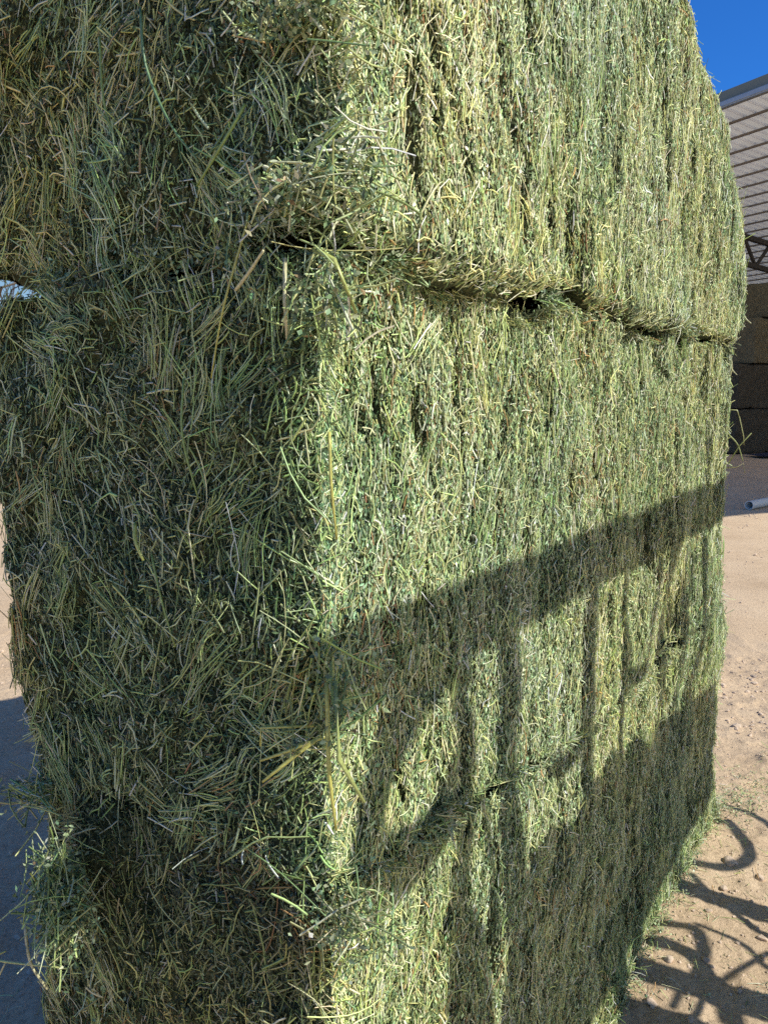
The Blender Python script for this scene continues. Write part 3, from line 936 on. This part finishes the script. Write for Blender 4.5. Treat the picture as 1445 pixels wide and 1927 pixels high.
def box_mesh(name, x0, x1, y0, y1, z0, z1, mat, shear=None, bev=0.0):
    bm = _bm.new()
    _bm.ops.create_cube(bm, size=1)
    for v in bm.verts:
        v.co = Vector((x0 + (v.co.x + 0.5) * (x1 - x0), y0 + (v.co.y + 0.5) * (y1 - y0), z0 + (v.co.z + 0.5) * (z1 - z0)))
        if shear:
            v.co.z -= shear * -v.co.y
    if bev:
        _bm.ops.bevel(bm, geom=list(bm.edges), offset=bev, segments=2, affect='EDGES')
    me = bpy.data.meshes.new(name)
    bm.to_mesh(me)
    bm.free()
    me.materials.append(mat)
    return me


barn = empty('hay_barn', (BC[0], BC[1], 0), BROT, 'open sided steel hay barn with a ribbed metal roof behind the stack', 'barn')
# local frame: x along eave, y = rot90(x) = (-E.y, E.x) = -W  -> depth q sits at y = -q
M_ROOF = mat_plain('weathered_roof_sheet', (0.80, 0.83, 0.86), 0.6, 0.0, 0.18, 1.5)
M_TRUSS = mat_plain('dark_truss_steel', (0.05, 0.045, 0.04), 0.6, 0.2)
_nt = M_ROOF.node_tree
_tr = nd(_nt, 'ShaderNodeBsdfTranslucent')
_tr.inputs['Color'].default_value = (0.85, 0.84, 0.82, 1)
_mx = nd(_nt, 'ShaderNodeMixShader')
_mx.inputs[0].default_value = 0.15  # translucency added so sun through the sheet brightens the underside
_nt.links.new(_nt.nodes['Principled BSDF'].outputs[0], _mx.inputs[1])
_nt.links.new(_tr.outputs[0], _mx.inputs[2])
_nt.links.new(_mx.outputs[0], _nt.nodes['Material Output'].inputs['Surface'])
M_PURLIN = mat_plain('purlin_steel', (0.16, 0.14, 0.125), 0.6)
M_FASCIA = mat_plain('grey_green_fascia', (0.16, 0.19, 0.17), 0.5, 0.0, 0.08)
M_GUTTER = mat_plain('blue_grey_gutter', (0.36, 0.41, 0.47), 0.4, 0.5, 0.08)
# ribbed roof sheet: ribs run down the slope
nr = 150
xs = []
for i in range(nr):
    x = i * LE / nr
    w_ = LE / nr
    xs += [(x, 0), (x + w_ * 0.55, 0), (x + w_ * 0.65, 0.035), (x + w_ * 0.9, 0.035)]
xs.append((LE, 0))
rs = Soup()
top = np.array([(x, 0.0, EAVE + 0.12 + z) for x, z in xs])
bot = np.array([(x, -LW, EAVE + 0.12 + z - SLOPE * LW) for x, z in xs])
nn_ = len(xs)
i = np.arange(nn_ - 1)
rs.add(np.vstack([top, bot]), quads=np.stack([i, i + 1, i + 1 + nn_, i + nn_], -1))
link('roof', rs.mesh('roof', M_ROOF), barn)
nq = 27
for i in range(nq):
    q = 0.35 + i * (LW - 0.7) / (nq - 1)
    z = EAVE - SLOPE * q
    link('purlin', box_mesh('purlin', 0, LE, -q - 0.02, -q + 0.02, z + 0.075, z + 0.112, M_PURLIN), barn)
link('fascia', box_mesh('fascia', 0, LE, 0.02, 0.05, EAVE - 0.02, EAVE + 0.18, M_FASCIA), barn)
link('gutter', box_mesh('gutter', 0, LE, 0.053, 0.17, EAVE - 0.13, EAVE - 0.025, M_GUTTER, bev=0.02), barn)
for i in range(6):
    x = 2.0 + i * 5.9
    tr_ = empty('truss', (0, 0, 0), 0, '', '')
    for kx in ('label', 'category'):
        del tr_[kx]
    tr_.parent = barn
    so = Soup()
    zt, zb = EAVE - 0.1, EAVE - 0.85

    def tbar(x0, q0, z0, q1, z1, r_=0.05):
        a = np.array([x0, -q0, z0])
        b_ = np.array([x0, -q1, z1])
        d = norm(b_ - a)
        nx = np.array([1.0, 0, 0])
        ny = np.cross(d, nx)
        v = [p + nx * sx * r_ + ny * sy * r_ for p in (a, b_) for sx, sy in ((-1, -1), (1, -1), (1, 1), (-1, 1))]
        so.add(np.array(v), quads=[(0, 1, 5, 4), (1, 2, 6, 5), (2, 3, 7, 6), (3, 0, 4, 7)])
    tbar(x, 0.1, zt - 0.06, LW, zt - SLOPE * LW - 0.06, 0.06)
    tbar(x, 0.1, zb, LW, zb - SLOPE * LW, 0.06)
    for j in range(14):
        q0 = 0.1 + j * 1.2
        tbar(x, q0, zb - SLOPE * q0, q0 + 0.6, zt - SLOPE * (q0 + 0.6), 0.035)
        tbar(x, q0 + 0.6, zt - SLOPE * (q0 + 0.6), q0 + 1.2, zb - SLOPE * (q0 + 1.2), 0.035)
    me = so.mesh('truss', M_TRUSS)
    bpy.data.objects.remove(tr_)
    link('truss', me, barn)
for i in range(6):
    x = 2.0 + i * 5.9
    for q in ((0.35 if i != 1 else 1.6, LW - 0.3) if i != 2 else (LW - 0.3,)):
        link('post', box_mesh('post', x - 0.1, x + 0.1, -q - 0.1, -q + 0.1, -0.05, EAVE - 0.9 - SLOPE * q, M_TRUSS, bev=0.01), barn)
M_WALL = mat_plain('rusty_wall_sheet', (0.20, 0.15, 0.12), 0.7, 0.1, 0.25, 2.0)
link('back_wall', box_mesh('back_wall', 0, LE, -LW - 0.05, -LW + 0.03, -0.05, EAVE - SLOPE * LW - 0.1, M_WALL), barn)
link('end_wall', box_mesh('end_wall', LE - 0.05, LE + 0.03, -LW, -0.6, -0.05, EAVE - SLOPE * LW, M_WALL), barn)

# bales stored in the barn
M_STORED = {}
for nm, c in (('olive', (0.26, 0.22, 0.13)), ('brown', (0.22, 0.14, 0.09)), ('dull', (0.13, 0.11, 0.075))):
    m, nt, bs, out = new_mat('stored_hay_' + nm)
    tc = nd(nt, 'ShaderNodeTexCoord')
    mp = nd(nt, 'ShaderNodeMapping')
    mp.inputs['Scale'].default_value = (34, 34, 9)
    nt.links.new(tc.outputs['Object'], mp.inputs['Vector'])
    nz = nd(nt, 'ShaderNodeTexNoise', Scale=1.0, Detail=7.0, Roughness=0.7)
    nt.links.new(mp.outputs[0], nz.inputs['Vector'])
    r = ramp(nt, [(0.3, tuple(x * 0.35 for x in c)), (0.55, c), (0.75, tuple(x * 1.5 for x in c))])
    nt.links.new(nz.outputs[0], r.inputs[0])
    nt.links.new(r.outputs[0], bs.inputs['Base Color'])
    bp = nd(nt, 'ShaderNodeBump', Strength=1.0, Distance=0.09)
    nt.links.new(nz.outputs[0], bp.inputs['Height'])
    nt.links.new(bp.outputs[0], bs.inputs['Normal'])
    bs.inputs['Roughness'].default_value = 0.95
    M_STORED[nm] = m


def stored_bale(x, y, z, L, D, H, rot, mat, label, seed):
    """x, y: left front bottom corner in the world; L along the front face"""
    s = Soup()
    r = 0.06

    def gridf(o, e1, e2, n1, n2):
        i, j = np.meshgrid(np.linspace(0, 1, n1 + 1), np.linspace(0, 1, n2 + 1), indexing='ij')
        q = np.array(o)[None] + i.reshape(-1, 1) * np.array(e1) + j.reshape(-1, 1) * np.array(e2)
        c = np.clip(q + 1e-6, [r] * 3, [L - r, D - r, H - r])
        nn = norm(q + 1e-6 - c)
        p = c + nn * r
        d = fbm(p[:, 0] * 5, p[:, 1] * 5, p[:, 2] * 5, seed, 3) * 0.03
        p = p + nn * d[:, None]
        k = np.arange(len(q)).reshape(n1 + 1, n2 + 1)
        s.add(p, quads=np.stack([k[:-1, :-1], k[1:, :-1], k[1:, 1:], k[:-1, 1:]], -1).reshape(-1, 4))
    nL, nD, nH = int(L / 0.05), int(D / 0.05), int(H / 0.05)
    gridf((0, 0, 0), (L, 0, 0), (0, 0, H), nL, nH)
    gridf((L, D, 0), (-L, 0, 0), (0, 0, H), nL, nH)
    gridf((0, D, 0), (0, -D, 0), (0, 0, H), nD, nH)
    gridf((L, 0, 0), (0, D, 0), (0, 0, H), nD, nH)
    gridf((0, 0, H), (L, 0, 0), (0, D, 0), nL, nD)
    o = link('stored_bale', s.mesh('stored_bale', M_STORED[mat], True), label=label, category='hay bale', group='bales stored in the dark barn')
    o.location = (x, y, z)
    o.rotation_euler = (0, 0, rot)
    return o


BR = math.atan2(W_[1], W_[0])
fx, fy = 9.45, 21.1
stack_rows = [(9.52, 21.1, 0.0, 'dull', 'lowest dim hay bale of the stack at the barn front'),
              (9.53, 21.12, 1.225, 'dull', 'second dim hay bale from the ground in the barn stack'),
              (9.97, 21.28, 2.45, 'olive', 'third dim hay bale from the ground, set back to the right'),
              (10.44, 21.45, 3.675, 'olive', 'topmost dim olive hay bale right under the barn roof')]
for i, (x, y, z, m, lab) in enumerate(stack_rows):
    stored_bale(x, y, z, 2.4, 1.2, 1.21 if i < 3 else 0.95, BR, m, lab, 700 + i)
back_rows = [(9.3, 23.6, 0.0, 'brown', 'brown bale at the bottom of the rear barn stack'),
             (9.3, 23.6, 1.225, 'brown', 'brown bale second from the ground in the rear barn stack'),
             (9.3, 23.6, 2.45, 'brown', 'brown bale lit faintly beside the gap in the rear barn stack'),
             (9.25, 23.6, 3.675, 'brown', 'uppermost brown bale of the rear barn stack, under the roof')]
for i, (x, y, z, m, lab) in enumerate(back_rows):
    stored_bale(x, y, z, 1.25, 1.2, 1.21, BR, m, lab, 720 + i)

# navy tarp on the barn floor
M_TARP = mat_plain('navy_tarp', (0.02, 0.03, 0.07), 0.5, 0, 0.3, 5)
ts = Soup()
i, j = np.meshgrid(np.linspace(0, 1, 40), np.linspace(0, 1, 16), indexing='ij')
tz = 0.05 + 0.10 * np.maximum(0, fbm(i * 5, j * 3, 0, 820, 3)) * np.sin(np.pi * i) * np.sin(np.pi * j)
tp = np.stack([i * 2.6, j * 0.9, tz], -1)
k = np.arange(i.size).reshape(i.shape)
ts.add(tp, quads=np.stack([k[:-1, :-1], k[1:, :-1], k[1:, 1:], k[:-1, 1:]], -1).reshape(-1, 4))
o = link('tarp', ts.mesh('tarp', M_TARP, True), label='crumpled navy tarp on the shaded barn floor before the bales', category='tarp')
o.location, o.rotation_euler = (9.55, 19.6, 0.01), (0, 0, 0.1)

# white pipe
M_PVC = mat_plain('white_pvc', (0.78, 0.77, 0.74), 0.35, 0, 0.06, 6)
prof = [(0.062, 0.0), (0.062, 4.0), (0.053, 4.0), (0.053, 0.0)]
ps = Soup()
ns = 28
ph = np.arange(ns) * 2 * np.pi / ns
pv = np.stack([np.stack([np.full(ns, x), r_ * np.cos(ph), r_ * np.sin(ph)], -1) for r_, x in prof])
pq = []
for ring in range(4):
    r2_ = (ring + 1) % 4
    for j in range(ns):
        pq.append((ring * ns + j, ring * ns + (j + 1) % ns, r2_ * ns + (j + 1) % ns, r2_ * ns + j))
ps.add(pv, quads=pq)
o = link('drain_pipe', ps.mesh('drain_pipe', M_PVC, True), label='white plastic pipe lying on the dirt at the edge of the barn shade', category='pipe')
o.location, o.rotation_euler = (5.13, 10.78, 0.065), (0, 0, R(40))
mod = o.modifiers.new('edge', 'EDGE_SPLIT')

# ------------------------------------------------------------------ bare tree far left
M_BARK = mat_plain('grey_bark', (0.10, 0.08, 0.065), 0.9, 0, 0.3, 20)
trunk_s, twig_s = Soup(), Soup()


def limb(s, p0, p1, r0, r1, sides=5):
    d = norm(np.array(p1) - np.array(p0))
    nx = norm(np.cross(d, [0.3, 0.1, 0.9]))
    ny = np.cross(d, nx)
    ph = np.arange(sides) * 2 * np.pi / sides
    ring = nx[None] * np.cos(ph)[:, None] + ny[None] * np.sin(ph)[:, None]
    v = np.vstack([np.array(p0) + ring * r0, np.array(p1) + ring * r1])
    j = np.arange(sides)
    s.add(v, quads=np.stack([j, (j + 1) % sides, (j + 1) % sides + sides, j + sides], -1))


def grow(p, d, ln, r_, depth):
    p = np.array(p)
    for seg in range(3):
        q = p + d * ln / 3
        limb(trunk_s if depth < 2 else twig_s, p, q, r_ * (1 - seg * 0.12), r_ * (1 - (seg + 1) * 0.12))
        p = q
        d = norm(d + rng.normal(0, 0.12, 3) + np.array([0, 0, 0.03]))
        if depth < 5 and (seg > 0 or depth > 0):
            for _ in range(1 if depth < 4 else 2):
                grow(p, norm(d + rng.normal(0, 0.55, 3)), ln * rng.uniform(0.55, 0.8), r_ * 0.55, depth + 1)


grow((0, 0, -0.1), np.array([0.02, 0, 1.0]), 2.0, 0.11, 0)
tree = empty('bare_tree', (-7.0, 13.0, 0), 0, 'leafless tree with thin dark twigs seen in the gap left of the stack', 'tree')
link('trunk', trunk_s.mesh('trunk', M_BARK, True), tree)
link('crown', twig_s.mesh('crown', M_BARK, True), tree)

# ------------------------------------------------------------------ sky, sun, camera
w = bpy.data.worlds.new('World')
SC.world = w
w.use_nodes = True
nt = w.node_tree
bg = nt.nodes['Background']
sky = nt.nodes.new('ShaderNodeTexSky')
sky.sky_type = 'NISHITA'
sky.sun_disc = False
sky.sun_elevation = R(SUN_EL)
sky.sun_rotation = math.atan2(SUN[0], SUN[1])
sky.altitude = 600
sky.air_density, sky.dust_density, sky.ozone_density = 1.0, 0.3, 2.5
# a clear sky is deepest blue in the band at right angles to the sun
dirv = Vector((SUN[0] * math.cos(R(SUN_EL)), SUN[1] * math.cos(R(SUN_EL)), math.sin(R(SUN_EL))))
tc = nd(nt, 'ShaderNodeTexCoord')
dt = nd(nt, 'ShaderNodeVectorMath', operation='DOT_PRODUCT')
dt.inputs[1].default_value = dirv
nt.links.new(tc.outputs['Generated'], dt.inputs[0])
ab = nd(nt, 'ShaderNodeMath', operation='ABSOLUTE')
nt.links.new(dt.outputs['Value'], ab.inputs[0])
band = nd(nt, 'ShaderNodeMapRange', interpolation_type='SMOOTHSTEP')
band.inputs['From Min'].default_value = 0.22
band.inputs['From Max'].default_value = 0.50
nt.links.new(ab.outputs[0], band.inputs['Value'])
tm = nd(nt, 'ShaderNodeMix', data_type='RGBA')
tm.inputs['A'].default_value = (0.26, 0.92, 1.85, 1)
tm.inputs['B'].default_value = (0.80, 0.92, 1.02, 1)
nt.links.new(band.outputs[0], tm.inputs['Factor'])
tint = nd(nt, 'ShaderNodeVectorMath', operation='MULTIPLY')
nt.links.new(sky.outputs[0], tint.inputs[0])
nt.links.new(tm.outputs['Result'], tint.inputs[1])
nt.links.new(tint.outputs[0], bg.inputs[0])
bg.inputs[1].default_value = 0.095

sl = bpy.data.lights.new('sun', 'SUN')
sl.energy = 5.0
sl.angle = R(0.53)
sl.color = (1.0, 0.975, 0.86)
so_ = bpy.data.objects.new('sun', sl)
COL.objects.link(so_)
so_.rotation_euler = dirv.to_track_quat('Z', 'Y').to_euler()
so_.location = dirv * 30

cam = bpy.data.cameras.new('camera')
cam.sensor_fit = 'VERTICAL'
cam.sensor_height = 24.0
cam.lens = FPX / 1927 * 24.0
cam.clip_start, cam.clip_end = 0.05, 3000
co = bpy.data.objects.new('camera', cam)
COL.objects.link(co)
co.location = (0, 0, CAM_H)
co.rotation_euler = (R(90 - PITCH), 0, 0)
SC.camera = co

SC.render.engine = 'CYCLES'
SC.cycles.max_bounces = 5
SC.cycles.diffuse_bounces = 4
SC.cycles.glossy_bounces = 2
SC.cycles.transmission_bounces = 3
SC.cycles.use_adaptive_sampling = False
SC.cycles.use_denoising = False
SC.cycles.sample_clamp_indirect = 4.0
SC.view_settings.view_transform = 'Standard'
SC.view_settings.look = 'None'
SC.view_settings.exposure = 0
SC.view_settings.gamma = 1
